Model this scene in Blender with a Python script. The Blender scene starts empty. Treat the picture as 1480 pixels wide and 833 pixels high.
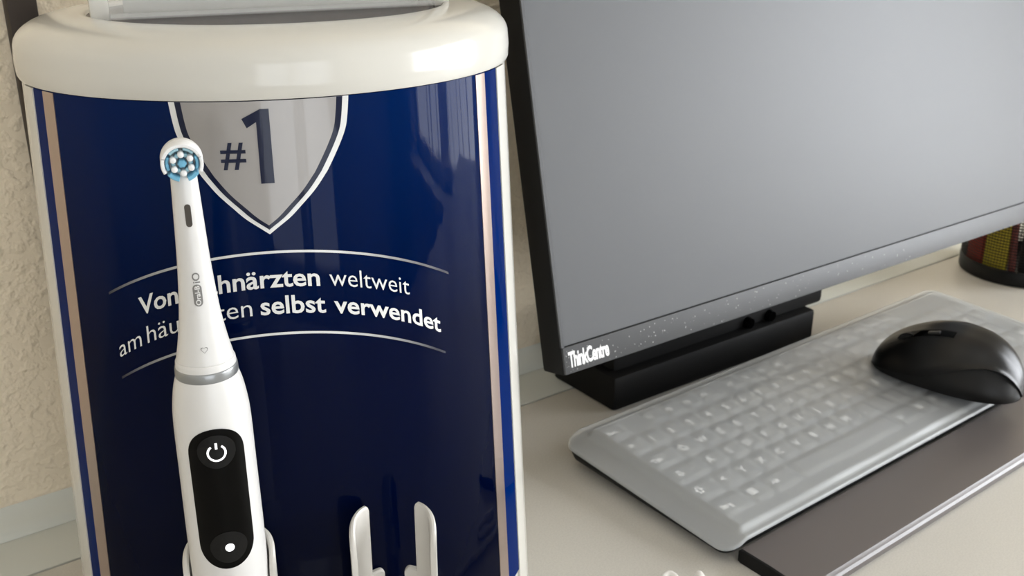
import bpy, bmesh, math, random
from math import sin, cos, pi, radians, sqrt, atan2
from mathutils import Vector, Matrix
random.seed(7)
SC = bpy.context.scene
COL = SC.collection

# ------------------------------------------------------------------ camera
CAM_H = 0.385
PITCH = radians(21.5)
cd = bpy.data.cameras.new('camera')
cam = bpy.data.objects.new('camera', cd); COL.objects.link(cam)
cd.sensor_width = 36.0
cd.lens = 36.0 * 1500.0 / 1480.0
cd.clip_start = 0.01
cam.location = (0, 0, CAM_H)
cam.rotation_euler = (pi / 2 - PITCH, 0, 0)
cd.dof.use_dof = True
cd.dof.focus_distance = 0.42
cd.dof.aperture_fstop = 26
SC.camera = cam

# ------------------------------------------------------------------ room frame
ANG = radians(36.0)
O = Vector((0.036, 0.638, 0.0))
D = Vector((cos(ANG), sin(ANG), 0))
N = Vector((-sin(ANG), cos(ANG), 0))
def W(s, n, z): return O + D * s + N * n + Vector((0, 0, z))

# ------------------------------------------------------------------ world, light, exposure
wd = bpy.data.worlds.new('world'); SC.world = wd; wd.use_nodes = True
wd.node_tree.nodes['Background'].inputs[0].default_value = (0.85, 0.92, 1.0, 1)
wd.node_tree.nodes['Background'].inputs[1].default_value = 1.0
SC.view_settings.view_transform = 'Standard'
SC.view_settings.look = 'None'
SC.view_settings.exposure = 0.30
SC.view_settings.gamma = 1.0
SC.view_settings.use_curve_mapping = False

WALL_N = 0.150                      # wall behind the desk
S_R, S_L, N_B = 1.25, -1.80, -2.60  # side walls and the wall behind the camera
Z_F, Z_C = -0.74, 1.76
WIN = (-1.95, -0.35, -0.14, 0.95)     # window opening n0, n1, z0, z1
GD = (-1.62, -0.08, -0.60, 1.30)      # unseen door added behind the camera for fill light s0, s1, z0, z1
al = bpy.data.lights.new('window_daylight', 'AREA')
al.shape = 'RECTANGLE'; al.size = WIN[1] - WIN[0] + 0.3; al.size_y = WIN[3] - WIN[2] + 0.3
al.energy = 92; al.color = (0.95, 0.98, 1.03)
alo = bpy.data.objects.new('window_daylight', al); COL.objects.link(alo)
alo.matrix_world = Matrix.Translation(W(S_R + 0.22, (WIN[0] + WIN[1]) / 2, (WIN[2] + WIN[3]) / 2)) @ \
    Matrix((( N.x, 0, D.x, 0), (N.y, 0, D.y, 0), (0, 1, 0, 0), (0, 0, 0, 1)))

al2 = bpy.data.lights.new('camera_side_fill', 'AREA')  # added fill from the camera side, shining through the invented door
al2.shape = 'RECTANGLE'; al2.size = GD[1] - GD[0]; al2.size_y = GD[3] - GD[2]
al2.energy = 19; al2.color = (0.95, 0.98, 1.03)
alo2 = bpy.data.objects.new('camera_side_fill', al2); COL.objects.link(alo2)
alo2.matrix_world = Matrix.Translation(W((GD[0] + GD[1]) / 2, N_B - 0.14, (GD[2] + GD[3]) / 2)) @ \
    Matrix(((D.x, 0, -N.x, 0), (D.y, 0, -N.y, 0), (0, 1, 0, 0), (0, 0, 0, 1)))

# ------------------------------------------------------------------ materials
def srgb(r, g, b):
    f = lambda c: (c / 255 / 12.92) if c / 255 <= 0.04045 else ((c / 255 + 0.055) / 1.055) ** 2.4
    return (f(r), f(g), f(b), 1)
def mat(name, col, rough=0.5, metal=0.0, spec=0.5, coat=0.0, noise=None, bump=None, trans=0, emit=None, aniso=None):
    m = bpy.data.materials.new(name); m.use_nodes = True
    nt = m.node_tree; b = nt.nodes['Principled BSDF']
    b.inputs['Base Color'].default_value = col if len(col) == 4 else (*col, 1)
    b.inputs['Roughness'].default_value = rough
    b.inputs['Metallic'].default_value = metal
    b.inputs['Specular IOR Level'].default_value = spec
    b.inputs['Coat Weight'].default_value = coat
    b.inputs['Coat Roughness'].default_value = 0.04
    if trans: b.inputs['Transmission Weight'].default_value = trans
    tc = nt.nodes.new('ShaderNodeTexCoord')
    if noise:                       # (scale, second colour, contrast low, high)
        n = nt.nodes.new('ShaderNodeTexNoise'); n.inputs['Scale'].default_value = noise[0]; n.inputs['Detail'].default_value = 5
        nt.links.new(tc.outputs['Object'], n.inputs['Vector'])
        r = nt.nodes.new('ShaderNodeValToRGB')
        r.color_ramp.elements[0].position = noise[2]; r.color_ramp.elements[1].position = noise[3]
        r.color_ramp.elements[0].color = b.inputs['Base Color'].default_value
        r.color_ramp.elements[1].color = noise[1]
        nt.links.new(n.outputs['Fac'], r.inputs[0]); nt.links.new(r.outputs[0], b.inputs['Base Color'])
    if bump:                        # (scale, distance, stretch vector)
        mp = nt.nodes.new('ShaderNodeMapping'); mp.inputs['Scale'].default_value = bump[2] if len(bump) > 2 else (1, 1, 1)
        n = nt.nodes.new('ShaderNodeTexNoise'); n.inputs['Scale'].default_value = bump[0]; n.inputs['Detail'].default_value = 3
        bp = nt.nodes.new('ShaderNodeBump'); bp.inputs['Distance'].default_value = bump[1]; bp.inputs['Strength'].default_value = 1
        nt.links.new(tc.outputs['Object'], mp.inputs[0]); nt.links.new(mp.outputs[0], n.inputs['Vector'])
        nt.links.new(n.outputs['Fac'], bp.inputs['Height']); nt.links.new(bp.outputs[0], b.inputs['Normal'])
        if coat: nt.links.new(bp.outputs[0], b.inputs['Coat Normal'])
    if emit:
        b.inputs['Emission Color'].default_value = emit[0]; b.inputs['Emission Strength'].default_value = emit[1]
    return m
def wallpaper(name, col):
    m = mat(name, col, 0.85, spec=0.2)
    nt = m.node_tree; b = nt.nodes['Principled BSDF']; tc = nt.nodes['Texture Coordinate']
    n1 = nt.nodes.new('ShaderNodeTexNoise'); n1.inputs['Scale'].default_value = 150; n1.inputs['Detail'].default_value = 2.5
    n2 = nt.nodes.new('ShaderNodeTexNoise'); n2.inputs['Scale'].default_value = 420
    r = nt.nodes.new('ShaderNodeValToRGB'); r.color_ramp.elements[0].position = .42; r.color_ramp.elements[1].position = .78
    ad = nt.nodes.new('ShaderNodeMath'); ad.operation = 'MULTIPLY_ADD'; ad.inputs[1].default_value = 0.12
    bp = nt.nodes.new('ShaderNodeBump'); bp.inputs['Distance'].default_value = 0.0012
    for n in (n1, n2): nt.links.new(tc.outputs['Object'], n.inputs['Vector'])
    nt.links.new(n1.outputs['Fac'], r.inputs[0]); nt.links.new(n2.outputs['Fac'], ad.inputs[0]); nt.links.new(r.outputs[0], ad.inputs[2])
    nt.links.new(ad.outputs[0], bp.inputs['Height']); nt.links.new(bp.outputs[0], b.inputs['Normal'])
    return m
def see_through(name, col, alpha, rough=0.3, spec=0.5, translucent=0.0):
    m = mat(name, col, rough, spec=spec)
    nt = m.node_tree; b = nt.nodes['Principled BSDF']; out = nt.nodes['Material Output']
    t = nt.nodes.new('ShaderNodeBsdfTransparent'); mx = nt.nodes.new('ShaderNodeMixShader'); mx.inputs[0].default_value = alpha
    nt.links.new(t.outputs[0], mx.inputs[1]); nt.links.new(b.outputs[0], mx.inputs[2]); nt.links.new(mx.outputs[0], out.inputs[0])
    return m
M = {}
M['wall'] = wallpaper('wallpaper', srgb(232, 218, 194))
M['wall2'] = mat('painted_wall', srgb(214, 211, 205), 0.9, spec=0.2)
M['ceil'] = mat('ceiling_paint', srgb(240, 238, 234), 0.9, spec=0.2)
M['floor'] = mat('floor_lino', srgb(165, 158, 148), 0.5, noise=(8, srgb(150, 143, 133), .35, .65))
M['desk'] = mat('desk_laminate', srgb(206, 202, 193), 0.42, spec=0.35, noise=(900, srgb(199, 195, 186), .4, .6))
M['sill'] = mat('rear_strip_laminate', srgb(205, 207, 199), 0.45, spec=0.4)
M['gap'] = mat('seam_filler', srgb(120, 108, 88), 0.8)
M['brownwood'] = mat('dark_brown_wood', srgb(52, 42, 34), 0.6, noise=(30, srgb(40, 32, 26), .35, .65))
M['white'] = mat('white_gloss_plastic', srgb(206, 203, 194), 0.14, spec=0.45)
M['whitebrush'] = mat('white_satin_plastic', srgb(216, 214, 210), 0.3, spec=0.5)
M['cradle'] = mat('white_matt_plastic', srgb(206, 202, 194), 0.38)
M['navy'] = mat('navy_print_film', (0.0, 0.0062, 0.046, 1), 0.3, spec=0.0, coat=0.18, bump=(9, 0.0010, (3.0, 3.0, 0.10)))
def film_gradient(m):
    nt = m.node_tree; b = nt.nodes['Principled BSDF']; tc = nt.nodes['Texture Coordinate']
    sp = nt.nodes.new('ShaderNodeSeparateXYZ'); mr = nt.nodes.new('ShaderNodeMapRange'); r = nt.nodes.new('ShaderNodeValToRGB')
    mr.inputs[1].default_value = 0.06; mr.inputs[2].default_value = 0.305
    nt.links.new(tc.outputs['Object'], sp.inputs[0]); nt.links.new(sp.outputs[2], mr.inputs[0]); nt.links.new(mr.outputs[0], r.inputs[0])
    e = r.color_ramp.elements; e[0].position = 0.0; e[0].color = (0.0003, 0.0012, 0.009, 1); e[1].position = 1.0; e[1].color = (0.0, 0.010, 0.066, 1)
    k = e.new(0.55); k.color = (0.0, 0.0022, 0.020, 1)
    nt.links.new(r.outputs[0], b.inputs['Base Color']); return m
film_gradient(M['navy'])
M['edgeblue'] = mat('bright_blue_print', (0.0, 0.013, 0.10, 1), 0.3, spec=0.0, coat=0.2)
M['silver'] = mat('silver_print', srgb(150, 146, 142), 0.35, metal=0.25, coat=0.5, bump=(9, 0.0010, (3.0, 3.0, 0.10)))
M['silverline'] = mat('brushed_silver_stripe', srgb(178, 160, 150), 0.3, metal=0.85, bump=(60, 0.0004, (1, 1, .03)))
M['printwhite'] = mat('white_print', srgb(225, 225, 222), 0.3, coat=0.6)
M['printnavy'] = mat('dark_navy_print', (0.004, 0.008, 0.03, 1), 0.3, spec=0.1, coat=0.4)
M['well'] = mat('dark_glossy_insert', srgb(52, 42, 41), 0.2, spec=0.04)
M['acryl'] = see_through('clear_acrylic', srgb(235, 235, 230), 0.28, 0.05, 0.8)
M['header'] = mat('header_card', srgb(205, 200, 188), 0.25, coat=0.6)
M['blackgloss'] = mat('black_gloss_panel', (0.001, 0.001, 0.001, 1), 0.06, spec=0.12)
M['button'] = mat('black_satin_button', (0.004, 0.004, 0.004, 1), 0.35, spec=0.25)
M['glow'] = mat('lit_white_symbol', (1, 1, 1, 1), 0.4, emit=((1, 1, 1, 1), 0.8))
M['greyprint'] = mat('grey_print', srgb(120, 118, 114), 0.4)
M['lightgrey'] = mat('light_grey_print', srgb(176, 174, 170), 0.4)
M['greyring'] = mat('grey_metallic_ring', srgb(150, 152, 152), 0.28, metal=0.6)
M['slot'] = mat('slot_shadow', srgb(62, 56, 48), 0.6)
M['bluebristle'] = mat('blue_bristle', srgb(110, 176, 206), 0.55, bump=(4000, 0.0002))
M['paleblue'] = mat('pale_blue_bristle', srgb(164, 204, 216), 0.55, bump=(4000, 0.0002))
M['whitebristle'] = mat('white_bristle', srgb(236, 236, 234), 0.6, bump=(4000, 0.0002))
M['screen'] = mat('matte_display', (0.115, 0.119, 0.125, 1), 0.52, spec=0.55)
M['bezel'] = mat('graphite_bezel', (0.060, 0.061, 0.063, 1), 0.46, spec=0.42, noise=(700, srgb(150, 150, 150), .70, .84))
M['pcblack'] = mat('black_plastic', (0.004, 0.004, 0.004, 1), 0.6, spec=0.2)
M['dust'] = mat('dust_speck', srgb(190, 190, 188), 0.8)
M['logo'] = mat('white_logo', srgb(238, 238, 236), 0.4)
M['kbd'] = mat('keyboard_black', (0.003, 0.003, 0.003, 1), 0.5, spec=0.2)
M['key'] = mat('keycap_black', (0.022, 0.022, 0.024, 1), 0.5)
M['legend'] = mat('legend_white', srgb(245, 245, 245), 0.5)
M['cover'] = see_through('milky_silicone', srgb(230, 233, 233), 0.44, 0.36, 1.0)
M['palm'] = mat('palm_rest_grey', (0.105, 0.090, 0.085, 1), 0.40, spec=1.0, bump=(2500, 0.00006))
M['mousetop'] = mat('mouse_black_satin', (0.004, 0.004, 0.004, 1), 0.30, spec=0.35)
M['mouseside'] = mat('mouse_rubber', (0.003, 0.003, 0.003, 1), 0.45, spec=0.3)
M['wire'] = mat('black_wire', (0.003, 0.003, 0.003, 1), 0.4, spec=0.25)
M['red'] = mat('red_paper', srgb(170, 42, 26), 0.6)
M['yellow'] = mat('yellow_paper', srgb(206, 186, 50), 0.6)
M['maroon'] = mat('maroon_lacquer', srgb(120, 52, 46), 0.35)
M['cable'] = mat('white_cable', srgb(236, 232, 226), 0.35)
M['door'] = mat('white_door', srgb(232, 230, 224), 0.4)
M['glass'] = see_through('window_glass', srgb(230, 236, 236), 0.06, 0.02, 0.5)
M['blind'] = mat('blind_fabric', srgb(222, 218, 208), 0.8)

# ------------------------------------------------------------------ helpers
def mesh_obj(name, verts, faces, material, parent=None, smooth=True, angle=40):
    me = bpy.data.meshes.new(name)
    me.from_pydata([tuple(v) for v in verts], [], faces); me.update()
    bm = bmesh.new(); bm.from_mesh(me)
    bmesh.ops.remove_doubles(bm, verts=bm.verts, dist=1e-7)
    bmesh.ops.recalc_face_normals(bm, faces=bm.faces); bm.to_mesh(me); bm.free()
    return link(name, me, material, parent, smooth, angle)
def link(name, me, material, parent=None, smooth=True, angle=40):
    if material is not None:
        me.materials.clear(); me.materials.append(M[material])
    if smooth:
        for p in me.polygons: p.use_smooth = True
        try: me.set_sharp_from_angle(angle=radians(angle))
        except Exception: pass
    o = bpy.data.objects.new(name, me); COL.objects.link(o)
    if parent is not None: o.parent = parent
    return o
def bm_obj(name, bm, material, parent=None, smooth=True, angle=40):
    me = bpy.data.meshes.new(name); bmesh.ops.recalc_face_normals(bm, faces=bm.faces)
    bm.to_mesh(me); bm.free()
    return link(name, me, material, parent, smooth, angle)
def tag(o, label=None, cat=None, group=None, kind=None):
    if label: o['label'] = label
    if cat: o['category'] = cat
    if group: o['group'] = group
    if kind: o['kind'] = kind
    return o
def thing(name, label, cat, loc=(0, 0, 0), rz=0.0, group=None):
    o = bpy.data.objects.new(name, None); COL.objects.link(o); o.empty_display_size = 0.02
    o.location = loc; o.rotation_euler = (0, 0, rz)
    return tag(o, label, cat, group)
def box_bm(x0, x1, y0, y1, z0, z1, bev=0.0, seg=2, bm=None):
    own = bm is None
    b = bmesh.new()
    vs = [b.verts.new((x, y, z)) for x in (x0, x1) for y in (y0, y1) for z in (z0, z1)]
    for f in ((0, 1, 3, 2), (4, 6, 7, 5), (0, 4, 5, 1), (2, 3, 7, 6), (0, 2, 6, 4), (1, 5, 7, 3)): b.faces.new([vs[i] for i in f])
    if bev: bmesh.ops.bevel(b, geom=list(b.edges), offset=bev, segments=seg, profile=0.6, affect='EDGES')
    if own: return b
    me = bpy.data.meshes.new('tmp'); b.to_mesh(me); b.free(); bm.from_mesh(me); bpy.data.meshes.remove(me)
    return bm
def xform_bm(bm, mtx): bmesh.ops.transform(bm, matrix=mtx, verts=bm.verts); return bm
ROOM = Matrix(((D.x, N.x, 0, O.x), (D.y, N.y, 0, O.y), (0, 0, 1, 0), (0, 0, 0, 1)))
def room_box(name, s0, s1, n0, n1, z0, z1, material, parent=None, bev=0):
    return bm_obj(name, xform_bm(box_bm(s0, s1, n0, n1, z0, z1, bev), ROOM), material, parent, smooth=bool(bev))
def rings(name, loops, material, parent=None, closed=True, cap0=False, cap1=False, smooth=True, angle=40):
    n = len(loops[0]); v = [p for l in loops for p in l]; f = []
    for i in range(len(loops) - 1):
        for j in range(n if closed else n - 1):
            k = (j + 1) % n
            f.append((i * n + j, i * n + k, (i + 1) * n + k, (i + 1) * n + j))
    if cap0: f.append(tuple(range(n)))
    if cap1: f.append(tuple(range((len(loops) - 1) * n, len(loops) * n)))
    return mesh_obj(name, v, f, material, parent, smooth, angle)
def lathe(name, prof, material, parent=None, seg=64, cap0=False, cap1=False, sy=1.0, angle=35):
    return rings(name, [[(r * cos(2 * pi * j / seg), sy * r * sin(2 * pi * j / seg), z) for j in range(seg)] for r, z in prof],
                 material, parent, True, cap0, cap1, True, angle)
def tube(name, pts, r, material, parent=None, seg=10, cyc=False):
    pts = [Vector(p) for p in pts]; loops = []
    up = Vector((0, 0, 1))
    for i, p in enumerate(pts):
        a = pts[max(i - 1, 0)]; b = pts[min(i + 1, len(pts) - 1)]
        t = (b - a).normalized(); x = t.cross(up)
        if x.length < 1e-3: x = t.cross(Vector((1, 0, 0)))
        x.normalize(); y = x.cross(t)
        rr = r[i] if isinstance(r, (list, tuple)) else r
        loops.append([p + (x * cos(2 * pi * j / seg) + y * sin(2 * pi * j / seg)) * rr for j in range(seg)])
    return rings(name, loops, material, parent, True, True, True)
def text_geo(body, bold=0.0, space=1.0, res=3):
    cu = bpy.data.curves.new('t', 'FONT'); cu.body = body; cu.size = 1.0; cu.offset = bold; cu.resolution_u = res; cu.space_character = space
    o = bpy.data.objects.new('t', cu); COL.objects.link(o)
    bpy.context.view_layer.update()
    me = bpy.data.meshes.new_from_object(o)
    v = [(p.co.x, p.co.y) for p in me.vertices]; f = [tuple(p.vertices) for p in me.polygons]
    bpy.data.objects.remove(o); bpy.data.curves.remove(cu); bpy.data.meshes.remove(me)
    return v, f

# ------------------------------------------------------------------ the setting
def struct(o): return tag(o, kind='structure')
struct(room_box('wall_back', S_L, S_R, WALL_N, WALL_N + 0.1, Z_F, Z_C, 'wall'))
struct(room_box('wall_left', S_L - 0.1, S_L, N_B, WALL_N, Z_F, Z_C, 'wall2'))
bm = bmesh.new()
for (a, b, z0, z1) in ((S_L, GD[0], Z_F, Z_C), (GD[1], S_R, Z_F, Z_C), (GD[0], GD[1], Z_F, GD[2]), (GD[0], GD[1], GD[3], Z_C)):
    box_bm(a, b, N_B - 0.1, N_B, z0, z1, bm=bm)
struct(bm_obj('wall_front', xform_bm(bm, ROOM), 'wall2', smooth=False))
struct(room_box('floor', S_L - .1, S_R + .1, N_B - .1, WALL_N + .1, Z_F - 0.1, Z_F, 'floor'))
struct(room_box('ceiling', S_L - .1, S_R + .1, N_B - .1, WALL_N + .1, Z_C, Z_C + 0.1, 'ceil'))
bm = bmesh.new()
for (n0, n1, z0, z1) in ((N_B, WIN[0], Z_F, Z_C), (WIN[1], WALL_N, Z_F, Z_C), (WIN[0], WIN[1], Z_F, WIN[2]), (WIN[0], WIN[1], WIN[3], Z_C)):
    box_bm(S_R, S_R + 0.16, n0, n1, z0, z1, bm=bm)
struct(bm_obj('wall_right', xform_bm(bm, ROOM), 'wall2', smooth=False))
win = bpy.data.objects.new('window_1', None); COL.objects.link(win); struct(win)
bm = bmesh.new(); F = 0.05
n0, n1, z0, z1 = WIN; mid = (n0 + n1) / 2
for b in ((n0, n0 + F, z0, z1), (n1 - F, n1, z0, z1), (n0, n1, z0, z0 + F), (n0, n1, z1 - F, z1), (mid - .04, mid + .04, z0, z1)):
    box_bm(S_R + .05, S_R + .11, *b, bm=bm)
bm_obj('window_frame', xform_bm(bm, ROOM), 'door', win, smooth=False)
for a, b in ((n0 + F, mid - .04), (mid + .04, n1 - F)):
    room_box('pane', S_R + .075, S_R + .081, a, b, z0 + F, z1 - F, 'glass', win)
room_box('window_sill', S_R - .12, S_R + .05, n0 - .05, n1 + .05, z0 - .03, z0, 'door', win)
bm0 = box_bm(-.003, .003, -.035, .035, z0 + .02, z1 - .02)
xform_bm(bm0, Matrix.Rotation(radians(62), 4, 'Z'))
sl = bpy.data.meshes.new('blind_slat'); bm0.to_mesh(sl); bm0.free(); sl.materials.append(M['blind'])
for i in range(9):
    o = bpy.data.objects.new('blind_slat', sl); COL.objects.link(o); o.parent = win
    o.matrix_world = Matrix.Translation(W(S_R - .04, -1.42 + i * .11, 0)) @ Matrix.Rotation(ANG, 4, 'Z')
dr = bpy.data.objects.new('fill_door', None); COL.objects.link(dr); struct(dr)  # invented glazed door, framing the added fill light
bm = bmesh.new(); gm = (GD[0] + GD[1]) / 2
for b in ((GD[0], GD[0] + .07, GD[2], GD[3]), (GD[1] - .07, GD[1], GD[2], GD[3]), (GD[0], GD[1], GD[2], GD[2] + .12), (GD[0], GD[1], GD[3] - .07, GD[3]), (gm - .05, gm + .05, GD[2], GD[3])):
    box_bm(b[0], b[1], N_B - .08, N_B - .02, b[2], b[3], bm=bm)
bm_obj('fill_door_frame', xform_bm(bm, ROOM), 'door', dr, smooth=False)
for a, b in ((GD[0] + .07, gm - .05), (gm + .05, GD[1] - .07)):
    room_box('pane', a, b, N_B - .055, N_B - .049, GD[2] + .12, GD[3] - .07, 'glass', dr)
tube('fill_door_handle', [W(gm + .03, N_B - .03, .28), W(gm + .03, N_B + .03, .28), W(gm + .15, N_B + .03, .28)], .01, 'greyring', dr)
# cove strip where the desk meets the wall
pr = [(0.131, 0.0), (0.1325, 0.0035), (0.1385, 0.0065), (0.1455, 0.0098), (0.1498, 0.0135), (0.1498, 0.0)]
loops = [[W(s, n, z) for n, z in pr] for s in (S_L, S_R)]
struct(rings('trim_1', loops, 'sill', None, True, True, True, smooth=True, angle=50))
# dark brown upright on the wall behind the display
struct(room_box('trim_2', -0.2845, -0.2685, WALL_N - 0.012, WALL_N, 0.10, 1.5, 'brownwood', bev=.002))

# ------------------------------------------------------------------ desk
desk = thing('desk', 'long light grey beige laminate desk against the textured wall', 'desk', W(0, 0, Z_F), ANG)
dz = -Z_F
bm_obj('desktop', box_bm(-1.1, 1.10, -0.72, 0.0865, dz - 0.03, dz, 0.0012), 'desk', desk)
bm_obj('rear_strip', box_bm(-1.1, 1.10, 0.0885, 0.1495, dz - 0.03, dz - 0.0002, 0.0010), 'sill', desk)
bm_obj('seam', box_bm(-1.1, 1.10, 0.0855, 0.0895, dz - 0.03, dz - 0.0022), 'gap', desk, smooth=False)
for s in (-1.06, 1.04):
    bm_obj('side_panel', box_bm(s, s + .03, -0.66, 0.12, 0.0, dz - 0.03, .002), 'desk', desk)

# ------------------------------------------------------------------ toothbrush display
ZC, EK = 0.305, 0.40
EC = Vector((-0.1128, 0.4998)); EA, EB, ER = 0.1108, 0.0973, radians(21.5)
def ell(th, z, off=0.0, k=EK):
    s = 1 + k * (ZC - z)
    ex = (EA * s + off) * sin(th); ey = -(EB * s + off) * cos(th)
    return Vector((EC.x + ex * cos(ER) - ey * sin(ER), EC.y + ex * sin(ER) + ey * cos(ER), z))
disp = thing('toothbrush_display', 'white and navy rounded counter display holding a toothbrush, with a number one shield', 'display', (EC.x, EC.y, 0))
disp.rotation_euler = (0, 0, 0)
OFS = Vector((-EC.x, -EC.y, 0))
def dloc(p): return Vector(p) + OFS
NS = 160
TH = [2 * pi * j / NS for j in range(NS)]
body = rings('body', [[dloc(ell(t, z)) for t in TH] for z in (0.0, 0.05, 0.10, 0.16, 0.22, 0.27, 0.3045)], 'white', disp, True, True, True)
# graphic panel, a curved film slightly proud of the body
PT0, PT1 = -1.228, 0.945
def strip(name, t0, t1, z0, z1, off, material, parent, nt=60, nz=12, thick=0.0004):
    ts = [t0 + (t1 - t0) * i / nt for i in range(nt + 1)]; zs = [z0 + (z1 - z0) * i / nz for i in range(nz + 1)]
    loops = []
    for z in zs:
        loops.append([dloc(ell(t, z, off)) for t in ts] + [dloc(ell(t, z, off - thick)) for t in reversed(ts)])
    return rings(name, loops, material, parent, True, True, True, True, 50)
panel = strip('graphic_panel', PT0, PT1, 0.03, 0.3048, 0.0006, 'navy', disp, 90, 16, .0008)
tag(panel, label='glossy navy printed front film with white lettering')
strip('edge_stripe', PT0 + .004, -1.140, 0.03, 0.3045, 0.0009, 'edgeblue', panel, 6, 12)
strip('edge_stripe', 0.818, PT1 - .004, 0.03, 0.3045, 0.0009, 'edgeblue', panel, 6, 12)
strip('silver_stripe', -1.140, -1.060, 0.03, 0.3045, 0.0009, 'silverline', panel, 6, 12)
strip('silver_stripe', 0.742, 0.818, 0.03, 0.3045, 0.0009, 'silverline', panel, 6, 12)
# raised side rails framing the film
for a, b in ((PT0 - 0.10, PT0), (PT1, PT1 + 0.12)):
    strip('side_rail', a, b, 0.0, 0.3046, 0.0013, 'white', disp, 6, 10, .0018)
def flat(name, pts, off, material, parent=None):
    """polygon (theta,z) -> fan of quads between centreline and outline, laid on the film"""
    return None
def band(name, left, right, off, material, parent):
    """left/right: lists of (theta,z) with matching order; filled between, subdivided across"""
    nsub = 14; loops = []
    for (a, za), (b, zb) in zip(left, right):
        loops.append([dloc(ell(a + (b - a) * i / nsub, za + (zb - za) * i / nsub, off)) for i in range(nsub + 1)])
    return rings(name, loops, material, parent, False)
# shield outline: half-width as a function of z, centre theta -0.2
SH = [(0.3048, 0.3165), (0.2972, 0.3075), (0.2918, 0.2965), (0.2855, 0.271), (0.2770, 0.2290), (0.2738, 0.2100), (0.2680, 0.1700), (0.2620, 0.1180), (0.2577, 0.0790), (0.2535, 0.030), (0.2509, 0.0)]
def cr(P, n=5):
    out = []
    for i in range(len(P) - 1):
        p0, p1, p2, p3 = P[max(i - 1, 0)], P[i], P[i + 1], P[min(i + 2, len(P) - 1)]
        for j in range(n):
            t = j / n
            out.append(tuple(0.5 * (2 * p1[k] + (p2[k] - p0[k]) * t + (2 * p0[k] - 5 * p1[k] + 4 * p2[k] - p3[k]) * t * t + (3 * p1[k] - p0[k] - 3 * p2[k] + p3[k]) * t ** 3) for k in (0, 1)))
    return out + [P[-1]]
SH = cr(SH, 12)
CT = -0.2035
def shield(inset_t, inset_z):
    out = []
    zb = 0.2509 + inset_z
    for z, h in SH:
        out.append((z, max(h - inset_t, 0.0)))
    return out
def shield_mesh(name, it, iz, off, material):
    s = shield(it, iz)
    return band(name, [(CT - h, z) for z, h in s], [(CT + h, z) for z, h in s], off, material, panel)
shield_mesh('shield_border', 0.0, 0.0, 0.0009, 'printwhite')
shield_mesh('shield_outline', 0.023, 0.0023, 0.00115, 'printnavy')
shield_mesh('shield', 0.046, 0.0048, 0.0014, 'silver')
RAD = 0.1045                       # mean radius, metres of arc per radian of theta
def wrap_text(name, body_, t0, t1, zfun, size, material, off, bold=0.0, ysc=1.0, shear=False, space=1.0, parent=None):
    v, f = text_geo(body_, bold, space)
    xs = [a for a, b in v]; x0, x1 = min(xs), max(xs)
    out = []
    for x, y in v:
        t = t0 + (t1 - t0) * (x - x0) / (x1 - x0)
        sl = (zfun(t + .01) - zfun(t - .01)) / (.02 * RAD)
        yy = y * size * ysc
        t2 = t - (yy * sl / RAD if shear else 0)
        out.append(dloc(ell(t2, zfun(t) + yy, off)))
    return mesh_obj(name, out, f, material, parent or panel, smooth=False)
def arch(z, c): return lambda t: z - c * (t + 0.2) ** 2
L1, L2 = arch(0.2283, 0.050), arch(0.2165, 0.056)
SZ = 0.0112
for w, a, b, fn, bold in (('Von', -0.722, -0.556, L1, .018), ('Zahnärzten', -0.520, -0.041, L1, .018), ('weltweit', -0.006, 0.306, L1, -.004),
                          ('am', -0.838, -0.727, L2, -.004), ('häufigsten', -0.700, -0.289, L2, -.004), ('selbst', -0.259, -0.027, L2, .018), ('verwendet', 0.004, 0.443, L2, .018)):
    wrap_text('slogan_word', w, a, b, fn, SZ, 'printwhite', 0.0010, bold)
# "#1" on the shield
wrap_text('hash_sign', '#', -0.349, -0.262, lambda t: 0.2795, 0.0150, 'printnavy', 0.0017, 0.012, shear=False)
ONE = [(-0.2665, 0.2982), (-0.2510, 0.2945), (-0.2175, 0.2968), (-0.2178, 0.2722), (-0.1715, 0.2722), (-0.1715, 0.3018), (-0.2020, 0.3018)]
def poly(name, pts, off, material, parent=None):
    bmx = bmesh.new(); vs = [bmx.verts.new((t, z, 0)) for t, z in pts]; f = bmx.faces.new(vs)
    bmesh.ops.triangulate(bmx, faces=[f]); bmesh.ops.subdivide_edges(bmx, edges=list(bmx.edges), cuts=3, use_grid_fill=True)
    v = [dloc(ell(q.co.x, q.co.y, off)) for q in bmx.verts]; bmx.verts.index_update()
    fs = [tuple(q.index for q in g.verts) for g in bmx.faces]; bmx.free()
    return mesh_obj(name, v, fs, material, parent or panel, smooth=False)
poly('numeral_one', ONE, 0.0017, 'printnavy')
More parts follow.
